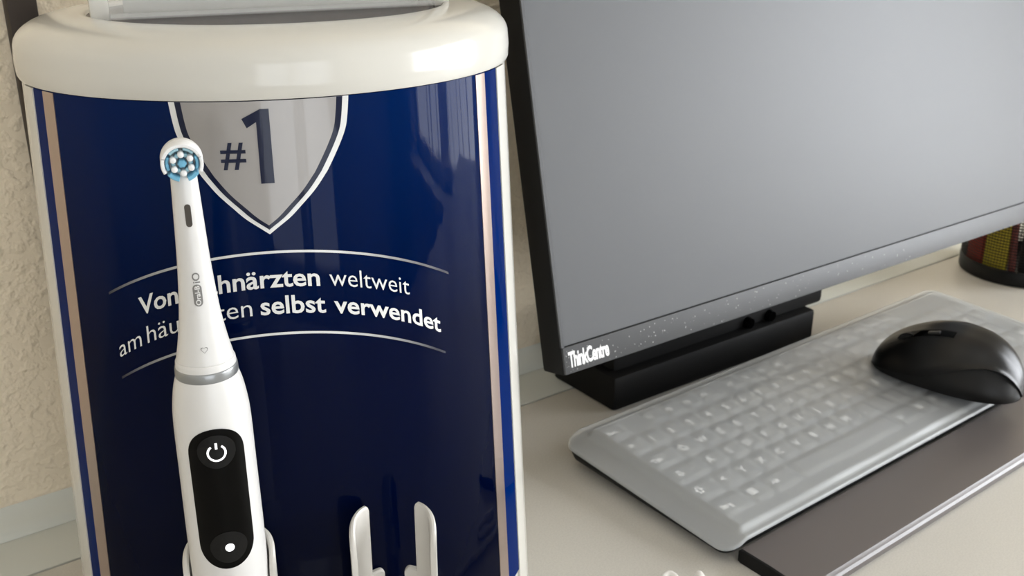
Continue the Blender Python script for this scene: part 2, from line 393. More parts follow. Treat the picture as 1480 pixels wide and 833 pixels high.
# arched rules fading out to the sides
def fade_material():
    m = mat('fading_rule_print', srgb(225, 225, 222), 0.3, coat=0.6)
    nt = m.node_tree; b = nt.nodes['Principled BSDF']
    at = nt.nodes.new('ShaderNodeAttribute'); at.attribute_name = 'fade'
    mx = nt.nodes.new('ShaderNodeMix'); mx.data_type = 'RGBA'
    mx.inputs[6].default_value = (0.0, 0.0022, 0.020, 1); mx.inputs[7].default_value = srgb(215, 215, 212)
    nt.links.new(at.outputs['Fac'], mx.inputs[0]); nt.links.new(mx.outputs[2], b.inputs['Base Color'])
    return m
M['fade'] = fade_material()
def rule(z, c, t0, t1, f0, f1, h=0.0011):
    n = 60; ts = [t0 + (t1 - t0) * i / n for i in range(n + 1)]
    loops = [[dloc(ell(t, z - c * (t + .2) ** 2 + d, 0.0010)) for t in ts] for d in (-h / 2, h / 2)]
    me = bpy.data.meshes.new('rule'); k = n + 1
    me.from_pydata([tuple(p) for l in loops for p in l], [], [(j, j + 1, k + j + 1, k + j) for j in range(n)])
    a = me.attributes.new('fade', 'FLOAT', 'POINT')
    val = []
    for t in ts:
        q = abs(t + .2); val.append(max(0.0, min(1.0, (f1 - q) / (f1 - f0))))
    a.data.foreach_set('value', val * 2)
    return link('arched_rule', me, 'fade', panel)
rule(0.2433, 0.0475, -0.86, 0.50, 0.22, 0.66)
rule(0.2075, 0.0570, -0.84, 0.46, 0.22, 0.62)
# cap
prof = [(-0.006, 0.3052), (0.0012, 0.3052), (0.0018, 0.3065), (0.0021, 0.312), (0.0017, 0.3165)]
for i in range(1, 13):
    a = pi / 2 * i / 12
    prof.append((0.0017 - 0.0285 * (1 - cos(a) ** 0.85), 0.3165 + 0.0140 * sin(a) ** 0.9))
prof += [(-0.0285, 0.3303), (-0.0295, 0.3297), (-0.0300, 0.3285), (-0.0330, 0.3280)]
rings('cap', [[dloc(ell(t, z, off, 0.0)) for t in TH] for off, z in prof], 'white', disp, True, True, False, True, 60)
rings('well_floor', [[dloc(ell(t, 0.3288, off, 0.0)) for t in TH] for off in (-0.0295, -0.06)] , 'well', disp, True, False, True)
# header card in its clear sleeve, standing across the well
hc = (Vector((-0.1785, 0.4560, 0)), Vector((-0.0330, 0.5170, 0)))
hd = (hc[1] - hc[0]).normalized(); hn = Vector((hd.y, -hd.x, 0))
hl = (hc[1] - hc[0]).length
HM = Matrix(((hd.x, hn.x, 0, hc[0].x + OFS.x), (hd.y, hn.y, 0, hc[0].y + OFS.y), (0, 0, 1, 0), (0, 0, 0, 1)))
bm_obj('header_card', xform_bm(box_bm(0.012, hl - .012, -0.005, -0.0035, 0.3262, 0.420, 0.0003), HM), 'header', disp)
bm_obj('clear_sleeve', xform_bm(box_bm(0.004, hl - .004, -0.0015, 0.0005, 0.3262, 0.425, 0.0004), HM), 'acryl', disp)
ha, hb = HM @ Vector((.006, .0035, .3300)), HM @ Vector((hl - .006, .0035, .3300))
tube('sleeve_lip', [ha, hb], .0016, 'acryl', disp, 12)
for x in (-0.002, hl - 0.006):
    bm_obj('sleeve_post', xform_bm(box_bm(x, x + .008, -0.007, 0.003, 0.3230, 0.425, 0.0015), HM), 'white', disp)
# foot platform (below the frame) with two cradles
FP = Vector((-0.083, 0.381))
frot = radians(15)
def fell(t, a, b, z): return dloc((FP.x + a * sin(t) * cos(frot) + b * cos(t) * sin(frot), FP.y + a * sin(t) * sin(frot) - b * cos(t) * cos(frot), z))
rings('foot', [[fell(t, a, b, z) for t in TH] for a, b, z in ((.084, .050, 0), (.086, .052, .003), (.084, .050, .052), (.081, .047, .0575), (.078, .044, .059))], 'white', disp, True, True, True)
BR = Vector((-0.1207, 0.370)); CR2 = Vector((-0.0528, 0.3885))
def cradle(c, face):
    # two upright curved arms, open at the front and back
    ro, ri = 0.0192, 0.0166; zt = 0.1215
    e = bpy.data.objects
    arms = []
    bmx = bmesh.new()
    for sgn in (-1, 1):
        n = 18; a0, a1 = radians(38), radians(104)
        cols = []
        for i in range(n + 1):
            u = i / n; a = a0 + (a1 - a0) * u
            ztop = zt - 0.0165 * (1 - sqrt(max(0, 1 - (max(0, u - .18) / .82) ** 2.4))) - 0.0012 * max(0, (.06 - u) / .06)
            ang = face + sgn * a                       # measured from the back direction
            dx, dy = sin(ang), cos(ang)
            cols.append([Vector((c.x + r * dx, c.y + r * dy, z)) for r, z in ((ri, 0.058), (ri, ztop - .0012), (ri + .0008, ztop), (ro - .0008, ztop), (ro, ztop - .0012), (ro, 0.058))])
        vs = [[bmx.verts.new(dloc(p)) for p in col] for col in cols]
        m = len(vs[0])
        for i in range(n):
            for j in range(m): bmx.faces.new((vs[i][j], vs[i][(j + 1) % m], vs[i + 1][(j + 1) % m], vs[i + 1][j]))
        bmx.faces.new(vs[0]); bmx.faces.new(vs[-1])
        # lower ledge reaching further round the back
        n = 8; b0, b1 = radians(16), radians(40); cols = []
        for i in range(n + 1):
            a = b0 + (b1 - b0) * i / n; ang = face + sgn * a; dx, dy = sin(ang), cos(ang)
            zz = 0.0845 - (.0018 * (1 - i / 2) ** 2 if i < 2 else 0)
            cols.append([Vector((c.x + r * dx, c.y + r * dy, z)) for r, z in ((ri, 0.058), (ri, zz - .0008), (ri + .0008, zz), (ro - .0002, zz), (ro - .0001, 0.058))])
        vs = [[bmx.verts.new(dloc(p)) for p in col] for col in cols]; m = len(vs[0])
        for i in range(n):
            for j in range(m): bmx.faces.new((vs[i][j], vs[i][(j + 1) % m], vs[i + 1][(j + 1) % m], vs[i + 1][j]))
        bmx.faces.new(vs[0]); bmx.faces.new(vs[-1])
    return bm_obj('cradle', bmx, 'cradle', disp, True, 35)
cradle(BR, radians(-12)); cradle(CR2, radians(-8))

# ------------------------------------------------------------------ electric toothbrush
tb = thing('electric_toothbrush', 'white electric toothbrush with black oval control panel and blue white bristles', 'toothbrush', (BR.x, BR.y, 0.0592), radians(18))
ZB = 0.0592
HP = [(.0105, .0595), (.0135, .0605), (.0150, .064), (.0155, .07), (.0157, .11), (.0157, .1326), (.0154, .16), (.01525, .178), (.0150, .1865), (.0145, .192), (.0136, .198), (.0126, .2020), (.0121, .2037)]
NP = [(.0117, .2076), (.0115, .2098), (.0112, .2104), (.0109, .2106), (.01095, .2109), (.01065, .2125), (.0100, .2155), (.0090, .2210), (.0079, .2285), (.0068, .2405), (.0060, .2530), (.0054, .2670), (.0049, .2800), (.0046, .2860), (.0040, .2900), (.0028, .2925), (.0010, .2935)]
def smooth_prof(P, n=6):
    out = []
    for i in range(len(P) - 1):
        p0 = P[max(i - 1, 0)]; p1 = P[i]; p2 = P[i + 1]; p3 = P[min(i + 2, len(P) - 1)]
        for j in range(n):
            t = j / n; q = []
            for k in (0, 1):
                m1 = (p2[k] - p0[k]) / 2; m2 = (p3[k] - p1[k]) / 2
                if p0[1] == p1[1] or abs(p0[1] - p1[1]) < .0008 or abs(p3[1] - p2[1]) < .0008: m1 = m2 = p2[k] - p1[k]
                q.append((2 * t**3 - 3 * t**2 + 1) * p1[k] + (t**3 - 2 * t**2 + t) * m1 + (-2 * t**3 + 3 * t**2) * p2[k] + (t**3 - t**2) * m2)
            out.append(tuple(q))
    out.append(P[-1]); return out
HPs = smooth_prof(HP); NPs = smooth_prof(NP)
def zl(P): return [(r, z - ZB) for r, z in P]
handle = lathe('handle', zl(HPs), 'whitebrush', tb, 72, True, True)
lathe('ring', zl([(.0118, .2034), (.0121, .2037), (.0122, .2042), (.0121, .2070), (.0119, .2076), (.0115, .2079)]), 'greyring', tb, 72, True, True)
head = lathe('brush_head', zl(NPs), 'whitebrush', tb, 64, True, True)
def r_at(P, z):
    for (r0, z0), (r1, z1) in zip(P, P[1:]):
        if min(z0, z1) <= z <= max(z0, z1) and z1 != z0: return r0 + (r1 - r0) * (z - z0) / (z1 - z0)
    return P[-1][0]
def on_brush(P, x, z, off=0.00012):
    r = r_at(P, z) + off
    return Vector((x, -sqrt(max(r * r - x * x, 1e-9)), z - ZB))
def decal(name, v, f, P, material, parent, off=0.00012, smooth=False):
    return mesh_obj(name, [on_brush(P, x, z, off) for x, z in v], f, material, parent, smooth)
# black control panel: a capsule hugging the handle
def capsule_loops(hw, z0, z1, P, off, n=40, m=24):
    out = []
    for i in range(n + 1):
        u = i / n; z = z0 + (z1 - z0) * (0.5 - 0.5 * cos(pi * u))
        d = min(z - z0, z1 - z); w = hw if d >= hw else sqrt(max(hw * hw - (hw - d) ** 2, 0))
        r = r_at(P, z) + off
        out.append([Vector((r * sin(a), -r * cos(a), z - ZB)) for a in [(-w + 2 * w * j / m) / r_at(P, z) for j in range(m + 1)]])
    return out
cp = rings('control_panel', capsule_loops(.0116, .1212, .1858, HPs, .00022), 'blackgloss', tb, False)
def disc(name, cx, cz, rad, P, off, material, parent, n=32):
    v = [(cx, cz)]; f = []
    for k in (0.5, 1.0):
        v += [(cx + k * rad * cos(2 * pi * i / n), cz + k * rad * sin(2 * pi * i / n)) for i in range(n)]
    for i in range(n):
        j = (i + 1) % n
        f.append((0, 1 + i, 1 + j)); f.append((1 + i, 1 + n + i, 1 + n + j, 1 + j))
    return decal(name, v, f, P, material, parent, off)
def ring2(name, cx, cz, r0, r1, a0, a1, P, off, material, parent, n=36):
    v = []; f = []
    for i in range(n + 1):
        a = a0 + (a1 - a0) * i / n
        v += [(cx + r0 * cos(a), cz + r0 * sin(a)), (cx + r1 * cos(a), cz + r1 * sin(a))]
    for i in range(n): f.append((2 * i, 2 * i + 1, 2 * i + 3, 2 * i + 2))
    return decal(name, v, f, P, material, parent, off)
PB = 0.1758; DB = 0.1315
disc('button', 0, PB, .0074, HPs, .0004, 'button', cp); disc('button', 0.0005, DB, .0074, HPs, .0004, 'button', cp)
ring2('power_symbol', 0, PB - .0003, .0030, .0038, radians(90 + 36), radians(90 + 324), HPs, .0006, 'glow', cp)
decal('power_symbol', [(-.00045, PB + .0014), (.00045, PB + .0014), (.00045, PB + .0041), (-.00045, PB + .0041)], [(0, 1, 2, 3)], HPs, 'glow', cp, .0006)
disc('indicator_light', 0.0008, DB, .00185, HPs, .0006, 'glow', cp)
# bluetooth badge
disc('wireless_badge', 0, .1135, .0019, HPs, .00015, 'lightgrey', handle)
bt = [(-.0006, -.0006), (.0006, .0006), (0, .0012), (0, -.0012), (.0006, -.0006), (-.0006, .0006)]
v = []; f = []
for (x0, y0), (x1, y1) in zip(bt, bt[1:]):
    d = Vector((x1 - x0, y1 - y0)).normalized(); q = Vector((-d.y, d.x)) * .00013; i = len(v)
    v += [(x0 + q.x, .1135 + y0 + q.y), (x1 + q.x, .1135 + y1 + q.y), (x1 - q.x, .1135 + y1 - q.y), (x0 - q.x, .1135 + y0 - q.y)]; f.append((i, i + 1, i + 2, i + 3))
decal('wireless_symbol', v, f, HPs, 'whitebrush', handle, .0003)
# lettering up the neck
def neck_text(name, s, z0, z1, xc, hgt, material, bold, off):
    v, f = text_geo(s, bold); xs = [a for a, b in v]; ys = [b for a, b in v]
    x0, x1, y0, y1 = min(xs), max(xs), min(ys), max(ys)
    decal(name, [(xc + hgt / 2 - hgt * (y - y0) / (y1 - y0), z0 + (z1 - z0) * (x - x0) / (x1 - x0)) for x, y in v], f, NPs, material, head, off)
neck_text('model_lettering', 'iO', .2437, .2478, 0.0, .0028, 'greyprint', .012, .00015)
cz0, cz1, hw = .2345, .2432, .00165
v = [(0, (cz0 + cz1) / 2)]; n = 16
for i in range(n + 1): a = pi * i / n; v.append((hw * cos(a), cz1 - hw + hw * sin(a)))
for i in range(n + 1): a = pi + pi * i / n; v.append((hw * cos(a), cz0 + hw + hw * sin(a)))
k = len(v) - 1
decal('brand_plate', v, [(0, 1 + i, 1 + (i + 1) % k) for i in range(k)], NPs, 'greyprint', head, .00018)
neck_text('brand_lettering', 'Oral-B', .2351, .2427, 0.0, .0019, 'whitebrush', .02, .0004)
# heart outline
hv = []; n = 48
for i in range(n):
    t = 2 * pi * i / n
    hx = 16 * sin(t) ** 3; hy = 13 * cos(t) - 5 * cos(2 * t) - 2 * cos(3 * t) - cos(4 * t)
    for sc in (1.0, 0.82): hv.append((hx * .000085 * sc, .2172 + (hy + 2) * .000085 * sc))
decal('heart_mark', hv, [(2 * i, 2 * i + 1, (2 * i + 3) % (2 * n), (2 * i + 2) % (2 * n)) for i in range(n)], NPs, 'greyprint', head, .00015)
# slot window
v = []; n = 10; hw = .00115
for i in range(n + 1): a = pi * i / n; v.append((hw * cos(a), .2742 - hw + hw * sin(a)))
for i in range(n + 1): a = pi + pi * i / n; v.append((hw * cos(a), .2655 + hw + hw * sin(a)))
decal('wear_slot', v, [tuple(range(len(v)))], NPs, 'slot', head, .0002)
# round head with bristles (facing local -y)
HZ = .2903
def ydisc(name, prof, material, parent, cx=0, cz=HZ, n=48, cap=True):
    return rings(name, [[(cx + r * cos(2 * pi * j / n), y, cz - ZB + r * sin(2 * pi * j / n)) for j in range(n)] for r, y in prof], material, parent, True, True, cap)
ydisc('head_disc', [(.0045, .0042), (.0062, .0036), (.0072, .0020), (.0075, .0), (.0073, -.0022), (.0066, -.0030)], 'whitebrush', head)
def arc_tuft(r0, r1, a0, a1, y1, material, name='bristle_tuft', flare=1.0):
    n = 22; loops = []
    for i in range(n + 1):
        a = radians(a0 + (a1 - a0) * i / n); c, s = cos(a), sin(a)
        e = min(i, n - i); sh = 0.0004 if e == 0 else 0
        loops.append([(r * c * k, y, HZ - ZB + r * s * k) for r, y, k in ((r0, -.0025, 1), (r0, y1 + .0004 + sh, flare), (r0 + .0003, y1 + sh, flare), (r1 - .0003, y1 + sh, flare), (r1, y1 + .0004 + sh, flare), (r1, -.0025, 1))])
    return rings(name, loops, material, head, True, True, True, True, 50)
arc_tuft(.0060, .0075, 20, 160, -.0098, 'whitebristle')
arc_tuft(.0061, .0074, -28, 18, -.0096, 'whitebristle'); arc_tuft(.0061, .0074, 162, 208, -.0096, 'whitebristle')
arc_tuft(.0047, .0059, 40, 82, -.0086, 'paleblue'); arc_tuft(.0047, .0059, 98, 140, -.0086, 'paleblue')
arc_tuft(.0047, .0058, -25, 28, -.0090, 'bluebristle'); arc_tuft(.0047, .0058, 152, 205, -.0090, 'bluebristle')
arc_tuft(.0050, .0067, -76, -36, -.0092, 'bluebristle'); arc_tuft(.0050, .0067, 216, 256, -.0092, 'bluebristle')
def tuft(x, z, r, y1, material, n=14):
    ydisc('bristle_tuft', [(r * .9, -.0025), (r, y1 + .0006), (r * .85, y1 + .0001), (r * .5, y1 - .0001)], material, head, x, HZ + z, n)
for i in range(6):
    a = radians(90 + 60 * i + 3); tuft(.0034 * cos(a), .0034 * sin(a), .00115, -.0100, 'whitebristle')
tuft(0, 0, .00165, -.0092, 'bluebristle', 6)
for i in range(6):
    a = radians(120 + 60 * i + 3); tuft(.0030 * cos(a), .0030 * sin(a), .0008, -.0080, 'paleblue')

# ------------------------------------------------------------------ monitor
mo = thing('computer_monitor', 'large grey flat computer monitor with dark matte screen on black stand', 'monitor', W(-0.041, 0.0, 0), ANG)
MT = radians(12.0); MZ, MN = 0.100, -0.050        # bottom edge height and plane, room frame
MW, MHT, MD, CH = 0.545, 0.345, 0.022, 0.0182
MM = Matrix.Translation((0, MN, MZ)) @ Matrix.Rotation(-MT, 4, 'X')   # local: x along, z up the screen, y into the monitor
def mon(name, b, bev, material, parent=mo): return bm_obj(name, xform_bm(box_bm(*b, bev), MM), material, parent)
mon('housing', (0, MW, 0.0012, MD, 0, MHT), .0022, 'pcblack')
bz = mon('chin', (0.0012, MW - .0012, -0.0002, 0.008, 0.0008, CH), .0008, 'bezel')
sb = 0.0026
bm = bmesh.new()
box_bm(0.0006, sb, 0.0002, 0.006, CH, MHT - .0006, bm=bm); box_bm(MW - sb, MW - .0006, 0.0002, 0.006, CH, MHT - .0006, bm=bm); box_bm(sb, MW - sb, 0.0002, 0.006, MHT - .0005 - sb, MHT - .0006, bm=bm)
bm_obj('bezel', xform_bm(bm, MM), 'bezel', mo, smooth=False)
mon('screen', (sb, MW - sb, 0.0010, 0.005, CH + .0006, MHT - sb), .0002, 'screen')
# raised lettering on the chin
v, f = text_geo('ThinkCentre', .032, .90)
xs = [a for a, b in v]; ys = [b for a, b in v]; x0, x1, y0, y1 = min(xs), max(xs), min(ys), max(ys)
v3 = [MM @ Vector((.0045 + .0325 * (x - x0) / (x1 - x0), -.0004, .0045 + .0105 * (y - y0) / (y1 - y0))) for x, y in v]
mesh_obj('brand_lettering', v3, f, 'logo', bz, smooth=False)
# dust specks
bm = bmesh.new()
for i in range(150):
    x = random.random() ** 1.6 * .36 + .003; z = random.uniform(.002, CH - .002); r = random.uniform(.00012, .00036)
    m4 = MM @ Matrix.Translation((x, -.0002, z)) @ Matrix.Diagonal((r, r * .4, r * random.uniform(.8, 1.8), 1))
    bmesh.ops.create_icosphere(bm, subdivisions=1, radius=1, matrix=m4)
du = bm_obj('dust', bm, 'dust', bz); tag(du, kind='stuff')
# stand: base block, rounded roll and upper shelf, neck to the monitor's back
sx = 0.041
bs = bm_obj('stand_base', box_bm(.079 + sx, .316 + sx, .036, .112, 0, .029, .004), 'pcblack', mo)
bm = bmesh.new(); bmesh.ops.create_cone(bm, cap_ends=True, radius1=.0125, radius2=.0125, depth=.240, segments=32, matrix=Matrix.Translation((.205 + sx, .058, .0150)) @ Matrix.Rotation(pi / 2, 4, 'Y'))
bmesh.ops.bevel(bm, geom=[e for e in bm.edges if len(e.link_faces) == 2 and abs(e.calc_face_angle(0)) > 1], offset=.004, segments=3, affect='EDGES')
bm_obj('hinge_roll', bm, 'pcblack', mo)
bm_obj('stand_shelf', box_bm(.085 + sx, .335 + sx, .044, .108, .0285, .0560, .005), 'pcblack', mo)
bm = box_bm(-.05, .05, -.010, .010, 0, .20, .004)
bm_obj('neck', xform_bm(bm, Matrix.Translation((.24 + sx - .01, .074, .045)) @ Matrix.Rotation(radians(14), 4, 'X')), 'pcblack', mo)
for kx in (.235, .262):
    bm = bmesh.new(); bmesh.ops.create_cone(bm, cap_ends=True, radius1=.0055, radius2=.0045, depth=.006, segments=24, matrix=Matrix.Translation((kx + sx, .0425, .034)) @ Matrix.Rotation(pi / 2, 4, 'X'))
    bm_obj('screw_knob', bm, 'blackgloss', mo)

# ------------------------------------------------------------------ keyboard
KA = radians(37.8); KL, KD = 0.458, 0.152
KB = (0.036, 0.638, 0.0)
kb = thing('keyboard', 'black computer keyboard with white legends under a milky cover', 'keyboard', KB, KA)
ZBK, ZFR = 0.0215, 0.0150
def kz(y): return ZBK + (ZFR - ZBK) * (-y / KD)
def kdrop(x): return .0050 * max(0.0, 1 - x / .0155)          # the case slopes away at its ends
def ksink(y): return .0038 * max(0.0, min(1.0, -y / KD))
def rrect(x0, x1, y0, y1, r, n=6):
    out = []
    for cx, cy, a in ((x1 - r, y1 - r, 0), (x0 + r, y1 - r, 90), (x0 + r, y0 + r, 180), (x1 - r, y0 + r, 270)):
        for i in range(n + 1):
            t = radians(a + 90 * i / n); out.append((cx + r * cos(t), cy + r * sin(t)))
    return out
OUT = rrect(0.001, KL - .001, -KD + .001, -.001, .009)
def inset(pts, d):
    cx, cy = KL / 2, -KD / 2
    return [(x - d * (1 if x > cx else -1), y - d * (1 if y > cy else -1)) for x, y in pts]
rings('case', [[(x, y, 0.004) for x, y in inset(OUT, .006)], [(x, y, .007) for x, y in inset(OUT, .002)], [(x, y, kz(y) - .004 - kdrop(x)) for x, y in OUT], [(x, y, kz(y) - .0006 - kdrop(x)) for x, y in OUT], [(x, y, kz(y) - kdrop(x)) for x, y in inset(OUT, .0012)], [(x, y, kz(y)) for x, y in [(min(max(x, .0155), KL - .0012), min(max(y, -KD + .0022), -.0022)) for x, y in OUT]]], 'kbd', kb, True, True, True)
for x in (.03, KL - .05):
    for y in (-.02, -KD + .02): bm_obj('rubber_foot', box_bm(x, x + .02, y - .005, y + .005, 0, .0055, .0008), 'kbd', kb)
U = 0.0189; X0 = 0.0175; ROWP = 0.0203; Y0 = -0.0235
rows = [
 (0, [(0, 1, 'Esc')] + [(2 + i, 1, 'F%d' % (i + 1)) for i in range(4)] + [(6.5 + i, 1, 'F%d' % (i + 5)) for i in range(4)] + [(11 + i, 1, 'F%d' % (i + 9)) for i in range(4)] + [(15.25, 1, 'Druck'), (16.25, 1, 'Rollen'), (17.25, 1, 'Pause')]),
 (1, [(i, 1, c) for i, c in enumerate('^1234567890ß´')] + [(13, 2, '←'), (15.25, 1, 'Einfg'), (16.25, 1, 'Pos1'), (17.25, 1, 'Bild'), (18.5, 1, 'Num'), (19.5, 1, '/'), (20.5, 1, '*'), (21.5, 1, '-')]),
 (2, [(0, 1.5, 'Tab')] + [(1.5 + i, 1, c) for i, c in enumerate('QWERTZUIOPÜ+')] + [(13.5, 1.5, '↵'), (15.25, 1, 'Entf'), (16.25, 1, 'Ende'), (17.25, 1, 'Bild'), (18.5, 1, '7'), (19.5, 1, '8'), (20.5, 1, '9'), (21.5, 1, '+')]),
 (3, [(0, 1.75, '⇩')] + [(1.75 + i, 1, c) for i, c in enumerate('ASDFGHJKLÖÄ#')] + [(13.75, 1.25, ''), (18.5, 1, '4'), (19.5, 1, '5'), (20.5, 1, '6')]),
 (4, [(0, 1.25, '⇧'), (1.25, 1, '<')] + [(2.25 + i, 1, c) for i, c in enumerate('YXCVBNM,.-')] + [(12.25, 2.75, '⇧'), (16.25, 1, '↑'), (18.5, 1, '1'), (19.5, 1, '2'), (20.5, 1, '3'), (21.5, 1, '↵')]),
 (5, [(0, 1.5, 'Strg'), (1.5, 1, '⊞'), (2.5, 1.5, 'Alt'), (4, 6, ''), (10, 1.5, 'Gr'), (11.5, 1, '⊞'), (12.5, 1, '≡'), (13.5, 1.5, 'Strg'), (15.25, 1, '←'), (16.25, 1, '↓'), (17.25, 1, '→'), (18.5, 2, '0'), (20.5, 1, ',')]),
]
tiltK = atan2(ZBK - ZFR, KD)
keymesh = {}
def key_mesh(w):
    if w not in keymesh:
        hx, hy = w * U / 2 - .0012, ROWP / 2 - .0014
        bmx = bmesh.new(); ls = []
        for d, z in ((0, 0), (.0010, .0056), (.0016, .0060)):
            ls.append([bmx.verts.new((x, y, z)) for x, y in rrect(-hx + d, hx - d, -hy + d, hy - d, .0016, 2)])
        for a, b in zip(ls, ls[1:]):
            for j in range(len(a)): bmx.faces.new((a[j], a[(j + 1) % len(a)], b[(j + 1) % len(a)], b[j]))
        bmx.faces.new(ls[-1])
        me = bpy.data.meshes.new('key'); bmesh.ops.recalc_face_normals(bmx, faces=bmx.faces); bmx.to_mesh(me); bmx.free()
        me.materials.append(M['key']); keymesh[w] = me
    return keymesh[w]
legmesh = {}
def legend_mesh(s):
    if s not in legmesh:
        v, f = text_geo(s, .045, res=2)
        if not f: legmesh[s] = None; return None
        xs = [a for a, b in v]; ys = [b for a, b in v]
        h = .0060 if len(s) == 1 else .0042
        k = h / .72; me = bpy.data.meshes.new('legend')
        w = (max(xs) - min(xs)) * k; kx = k * min(1, .0135 / max(w, 1e-6))
        cx = (max(xs) + min(xs)) / 2
        me.from_pydata([((x - cx) * kx, y * k, 0) for x, y in v], [], f); me.materials.append(M['legend']); legmesh[s] = me
    return legmesh[s]
KEYS = []
for r, ks in rows:
    yc = Y0 - r * ROWP - (0.0 if r == 0 else .0015)
    for x, w, s in ks:
        xc = X0 + (x + w / 2) * U
        KEYS.append((xc, yc, w))
        k = bpy.data.objects.new('key', key_mesh(w)); COL.objects.link(k); k.parent = kb
        k.location = (xc, yc, kz(yc) - ksink(yc)); k.rotation_euler = (tiltK, 0, 0)
        lm = legend_mesh(s) if s else None
        if lm:
            l = bpy.data.objects.new('legend', lm); COL.objects.link(l); l.parent = k
            l.location = ((-.002 if w == 1 else -w * U * .15), -.0005, .00605)
# milky silicone cover draped over it
NX, NY = 380, 150
HG = [[0.0] * (NY + 1) for _ in range(NX + 1)]
def sst(a, b, x): t = max(0, min(1, (x - a) / (b - a))); return t * t * (3 - 2 * t)
def keybump(x, y):
    best = 0
    return best
grid = {}
for i, (xc, yc, w) in enumerate(KEYS):
    hx, hy = w * U / 2, ROWP / 2
    i0, i1 = int((xc - hx) / KL * NX) - 1, int((xc + hx) / KL * NX) + 2
    j0, j1 = int(-(yc + hy) / KD * NY) - 1, int(-(yc - hy) / KD * NY) + 2
    for a in range(max(i0, 0), min(i1, NX) + 1):
        for b in range(max(j0, 0), min(j1, NY) + 1):
            dx = abs(a / NX * KL - xc) - hx; dy = abs(-b / NY * KD - yc) - hy
            h = sst(0.0004, -0.0056, dx) * sst(0.0004, -0.0056, dy)
            if h > HG[a][b]: HG[a][b] = h
px0, px1, py0, py1 = .0155, X0 + 22.6 * U, -.1475, -.0115
verts = []; R = .011
for a in range(NX + 1):
    for b in range(NY + 1):
        x = a / NX * KL; y = -b / NY * KD
        pl = sst(px0 - .0035, px0 + .0025, x) * sst(px1 + .0035, px1 - .0025, x) * sst(py0 - .002, py0 + .0025, y) * sst(py1 + .0035, py1 - .0025, y)
        # rounded outline
        cx = min(max(x, R), KL - R); cy = min(max(y, -KD + R), -R)
        ddx, ddy = x - cx, y - cy
        if ddx and ddy:
            m_ = max(abs(ddx), abs(ddy)); l_ = sqrt(ddx * ddx + ddy * ddy); k_ = m_ / l_
            x, y = cx + ddx * k_, cy + ddy * k_
        z = kz(y) - kdrop(x) + .0012 + (.0062 - ksink(y)) * pl + .0006 * HG[a][b] * pl + .00035 * sin(x * 61 + y * 40) * pl
        verts.append((x, y, z))
faces = [(a * (NY + 1) + b, (a + 1) * (NY + 1) + b, (a + 1) * (NY + 1) + b + 1, a * (NY + 1) + b + 1) for a in range(NX) for b in range(NY)]
# hanging lip round the edge
bd = [(a, 0) for a in range(NX)] + [(NX, b) for b in range(NY)] + [(a, NY) for a in range(NX, 0, -1)] + [(0, b) for b in range(NY, 0, -1)]
bi = [a * (NY + 1) + b for a, b in bd]; base = len(verts); nb = len(bi)
for lev, (ox, dzv) in enumerate(((.0006, -.0004), (.0008, -.0024))):
    for i in bi:
        x, y, z = verts[i]; dx, dy = x - KL / 2, y + KD / 2
        ex = ox * (1 if abs(dx) > KL / 2 - .008 else 0) * (1 if dx > 0 else -1); ey = ox * (1 if abs(dy) > KD / 2 - .008 else 0) * (1 if dy > 0 else -1)
        verts.append((x + ex, y + ey, z + dzv))
for j in range(nb):
    k = (j + 1) % nb
    faces.append((bi[j], bi[k], base + k, base + j)); faces.append((base + j, base + k, base + nb + k, base + nb + j))
cv = mesh_obj('keyboard_cover', verts, faces, 'cover', None, True, 80)
cv.location = KB; cv.rotation_euler = (0, 0, KA)
tag(cv, 'translucent milky silicone keyboard cover moulded over the keys', 'keyboard cover')

# ------------------------------------------------------------------ palm rest
pa = thing('palm_rest', 'dark grey plastic palm rest lying along the keyboard front', 'palm rest', KB, KA)
y0, y1 = -.202, -.1515
prf = [(y1, .001), (y1, .0080), (y1 - .001, .0092), (-.175, .0092), (y0 + .0035, .0080), (y0 + .0025, .0072), (y0 + .0012, .0066), (y0, .0050), (y0, .0015), (y0 + .001, .0002), (y1 - .002, .0002)]
def xl(x, d): return [(x, y, z) for y, z in prf]
rings('slab', [xl(.0118, 0), xl(.446, 0)], 'palm', pa, True, False, False, True, 25)
for x, nm in ((.0100, 'end_cap'), (.446, 'end_cap')):
    rings(nm, [[(x, y, z) for y, z in prf], [(x + .0018, y, z) for y, z in prf]], 'kbd', pa, True, True, True, True, 25)

# ------------------------------------------------------------------ mouse
mz = 0.0255
ms = thing('computer_mouse', 'black wireless computer mouse resting on the keyboard cover', 'mouse', (0.3345, 0.7210, mz), radians(180 - 38.6))
# local: +x nose, +y the thumb side turned to the camera (after the turn), z up
LN, WD, HT = .0555, .0335, .0395
def half(l):                       # half width at l in [-1,1]
    return WD * (max(0, 1 - abs(l) ** 3.0)) ** 0.5 * (1 - .10 * sst(-.2, .7, l) + .05 * sst(.4, 1, l))
def hgt(l):
    return HT * (max(0, 1 - abs(l) ** 2.5)) ** 0.5 * (1 - .22 * sst(-.15, 1.0, l)) + .001
def mpt(l, a, grow=0.0, g2=0.0):   # a: 0 thumb side bottom .. pi far side bottom
    w, h = half(l) + grow, hgt(l) + grow
    c, s = cos(a), sin(a)
    e = 0.72
    x = LN * l * (1 + grow / LN)
    tuck = 1 - .13 * (1 - min(1, s / .5)) ** 2
    return Vector((x, w * math.copysign(abs(c) ** e, c) * tuck, .0008 + h * abs(s) ** .95 * (1 - .30 * c)))   # far flank stands higher
def ac(l):                         # angle of the wave line between top shell and side grip
    return radians(60 - 44 * sst(-.85, .45, l))
nl, na = 72, 48
ls = [-cos(pi * i / nl) * .9995 for i in range(nl + 1)]
AF = radians(15)                   # far side: shell comes lower down
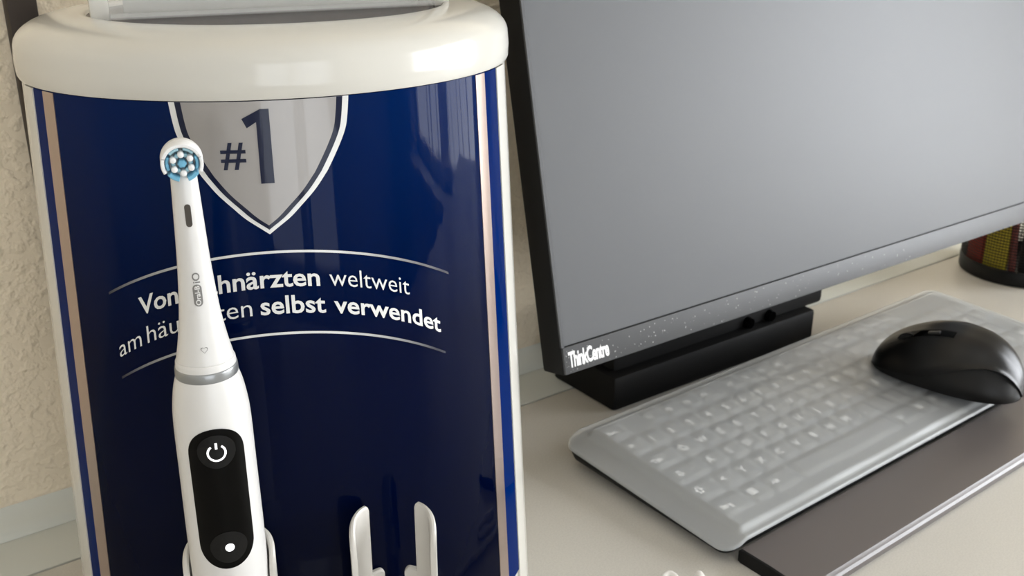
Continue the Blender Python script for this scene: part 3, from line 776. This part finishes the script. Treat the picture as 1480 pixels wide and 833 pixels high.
def shell_row(l):
    a0, a1 = ac(l), pi - AF
    row = [mpt(l, a0 + .02, -.0028)]
    for j in range(na + 1): row.append(mpt(l, a0 + (a1 - a0) * j / na, .0005 + .0024 * max(0, 1 - j / 5) ** 2 * (1 - l ** 4)))
    return row + [mpt(l, a1 - .02, -.0028)]
rings('shell', [shell_row(l) for l in ls], 'mousetop', ms, False, angle=60)
for sd in (0, 1):
    rows_ = []
    for l in ls:
        top = (ac(l) if sd == 0 else AF) + .03
        rows_.append([mpt(l, (a if sd == 0 else pi - a), -.0004 - .0022 * sin(pi * min(1, a / top) * .75) * (1 - l * l)) for a in [top * j / 14 for j in range(15)]])
    rings('side_grip', rows_, 'mouseside', ms, False, angle=60)
rings('underside', [[(mpt(l, 0, -.0003).x, mpt(l, 0, -.0003).y * k, .0006) for k in (1, .5, 0, -.5, -1)] for l in ls], 'mouseside', ms, False)
def surf(x, y, off):
    l = x / LN; best = None
    for i in range(161):
        p = mpt(l, pi * .15 + pi * .7 * i / 160, .0005)
        if best is None or abs(p.y - y) < abs(best.y - y): best = p
    return Vector((x, y, best.z + off))
YC = 0.0065                        # wheel line, towards the thumb side
# groove down the middle, wheel and button
gv = []
for i in range(25):
    x = -.004 + .050 * i / 24
    gv.append([surf(x, y, .00015) for y in (YC - .0034, YC - .0012, YC + .0012, YC + .0034)])
rings('centre_strip', gv, 'blackgloss', ms, False)
for y in (YC - .0042, YC + .0042): tube('seam', [surf(-.004 + .051 * i / 20, y, 0.0) for i in range(21)], .0003, 'kbd', ms, 6)
bm = bmesh.new(); wc = surf(.029, YC, 0)
bmesh.ops.create_cone(bm, cap_ends=True, radius1=.0085, radius2=.0085, depth=.0058, segments=40, matrix=Matrix.Translation((.029, YC, wc.z - .0066)) @ Matrix.Rotation(pi / 2, 4, 'X'))
bmesh.ops.bevel(bm, geom=[e for e in bm.edges if e.calc_face_angle(0) > 1], offset=.0012, segments=2, affect='EDGES')
bm_obj('scroll_wheel', bm, 'mouseside', ms)
bx = surf(.011, YC, 0); b2 = surf(.019, YC, 0)
bm_obj('speed_button', xform_bm(box_bm(-.0045, .0045, -.0022, .0022, -.001, .0012, .0008), Matrix.Translation((.011, YC, bx.z)) @ Matrix.Rotation(atan2(bx.z - b2.z, .008), 4, 'Y')), 'mousetop', ms)

# ------------------------------------------------------------------ pencil cup
pc = (0.536, 1.030); PR = 0.058; PH = 0.105
cup = thing('pencil_cup', 'round black wire mesh pencil cup on the desk', 'pencil cup', (pc[0], pc[1], 0), 0)
lathe('base', [(PR - .004, .0003), (PR + .0006, .001), (PR + .001, .004), (PR + .001, .0135), (PR, .015), (PR - .002, .015), (PR - .003, .003), (.001, .003)], 'wire', cup, 64, True, True)
bm = bmesh.new()
def wire(p, q, r=.00045):
    p, q = Vector(p), Vector(q); d = q - p
    bmesh.ops.create_cone(bm, cap_ends=False, radius1=r, radius2=r, depth=d.length, segments=4, matrix=Matrix.Translation((p + q) / 2) @ d.to_track_quat('Z', 'Y').to_matrix().to_4x4())
nv = 120
for i in range(nv):
    a = 2 * pi * i / nv; wire((PR * cos(a), PR * sin(a), .014), (PR * cos(a), PR * sin(a), PH), .00028)
for k in range(30):
    z = .016 + k * .003
    for i in range(48):
        a, b = 2 * pi * i / 48, 2 * pi * (i + 1) / 48; wire((PR * cos(a), PR * sin(a), z), (PR * cos(b), PR * sin(b), z), .00055)
wm = bm_obj('wire_mesh', bm, 'wire', cup, smooth=False); tag(wm, kind='stuff')
lathe('rim', [(PR - .0016, PH), (PR + .0016, PH), (PR + .0018, PH + .003), (PR - .0018, PH + .003), (PR - .0016, PH)], 'wire', cup, 64)
def upright(name, mtl, label, cat, ang, rad, w, t, h, lean=0):
    x, y = pc[0] + rad * cos(ang), pc[1] + rad * sin(ang)
    o = bm_obj(name, box_bm(-w / 2, w / 2, -t / 2, t / 2, 0, h, .0006), mtl)
    o.location = (x, y, .0032 + abs(lean) * w / 2); o.rotation_euler = (0, lean, ang + pi / 2); return tag(o, label, cat)
upright('note_pad', 'red', 'red paper note pad standing in the pencil cup', 'note pad', radians(186), .050, .026, .006, .085)
upright('note_pad', 'yellow', 'yellow paper note pad standing in the pencil cup', 'note pad', radians(216), .050, .024, .006, .085)
def pen(ang, r, lx, ly, h, rad, mtl, label):
    x, y = pc[0] + r * cos(ang), pc[1] + r * sin(ang)
    t = thing('pen', label, 'pen', (x, y, .004))
    tube('barrel', [(0, 0, .006), (lx, ly, h)], rad, mtl, t, 10); tube('tip', [(-lx * .05, -ly * .05, 0), (0, 0, .007)], [.0012, rad * .9], 'wire', t, 10)
pen(radians(236), .050, -.008, 0.002, .12, .0036, 'maroon', 'dark red pen leaning inside the mesh cup')
pen(radians(262), .047, .004, .006, .13, .0055, 'pcblack', 'thick black marker inside the mesh cup')
pen(radians(250), .032, .002, .004, .128, .0052, 'pcblack', 'black felt pen in the middle of the mesh cup')
pen(radians(275), .033, .004, .004, .122, .0060, 'pcblack', 'stout black marker behind the other pens in the mesh cup')
pen(radians(290), .046, .006, .004, .125, .0045, 'pcblack', 'slim black pen inside the mesh cup')

# ------------------------------------------------------------------ white cable end on the desk
ce = thing('white_cable', 'white cable loop with plug on desk beside palm rest', 'cable', (0.098, 0.5055, 0.0))
CP = [(.0115, -.024, .0040), (.0105, -.038, .0030), (.0050, -.047, .0024), (-.0005, -.038, .0026), (-.0010, -.018, .0036), (-.0020, -.004, .0044), (-.0060, .0008, .0044), (-.0105, -.006, .0034), (-.0128, -.028, .0024), (-.022, -.062, .0024), (-.050, -.096, .0024), (-.092, -.118, .0024)]
cpts = []
for i in range(len(CP) - 1):
    p0, p1, p2, p3 = CP[max(i - 1, 0)], CP[i], CP[i + 1], CP[min(i + 2, len(CP) - 1)]
    for j in range(5):
        t = j / 5
        cpts.append(tuple(0.5 * (2 * p1[k] + (p2[k] - p0[k]) * t + (2 * p0[k] - 5 * p1[k] + 4 * p2[k] - p3[k]) * t * t + (3 * p1[k] - p0[k] - 3 * p2[k] + p3[k]) * t ** 3) for k in (0, 1, 2)))
cpts.append(CP[-1])
tube('cord', cpts, .0023, 'cable', ce, 12)
tube('plug', [(.0115, -.026, .0040), (.0118, -.010, .0040), (.0120, -.0025, .0040), (.0120, .0015, .0040)], [.0026, .0036, .0036, .0026], 'cable', ce, 14)
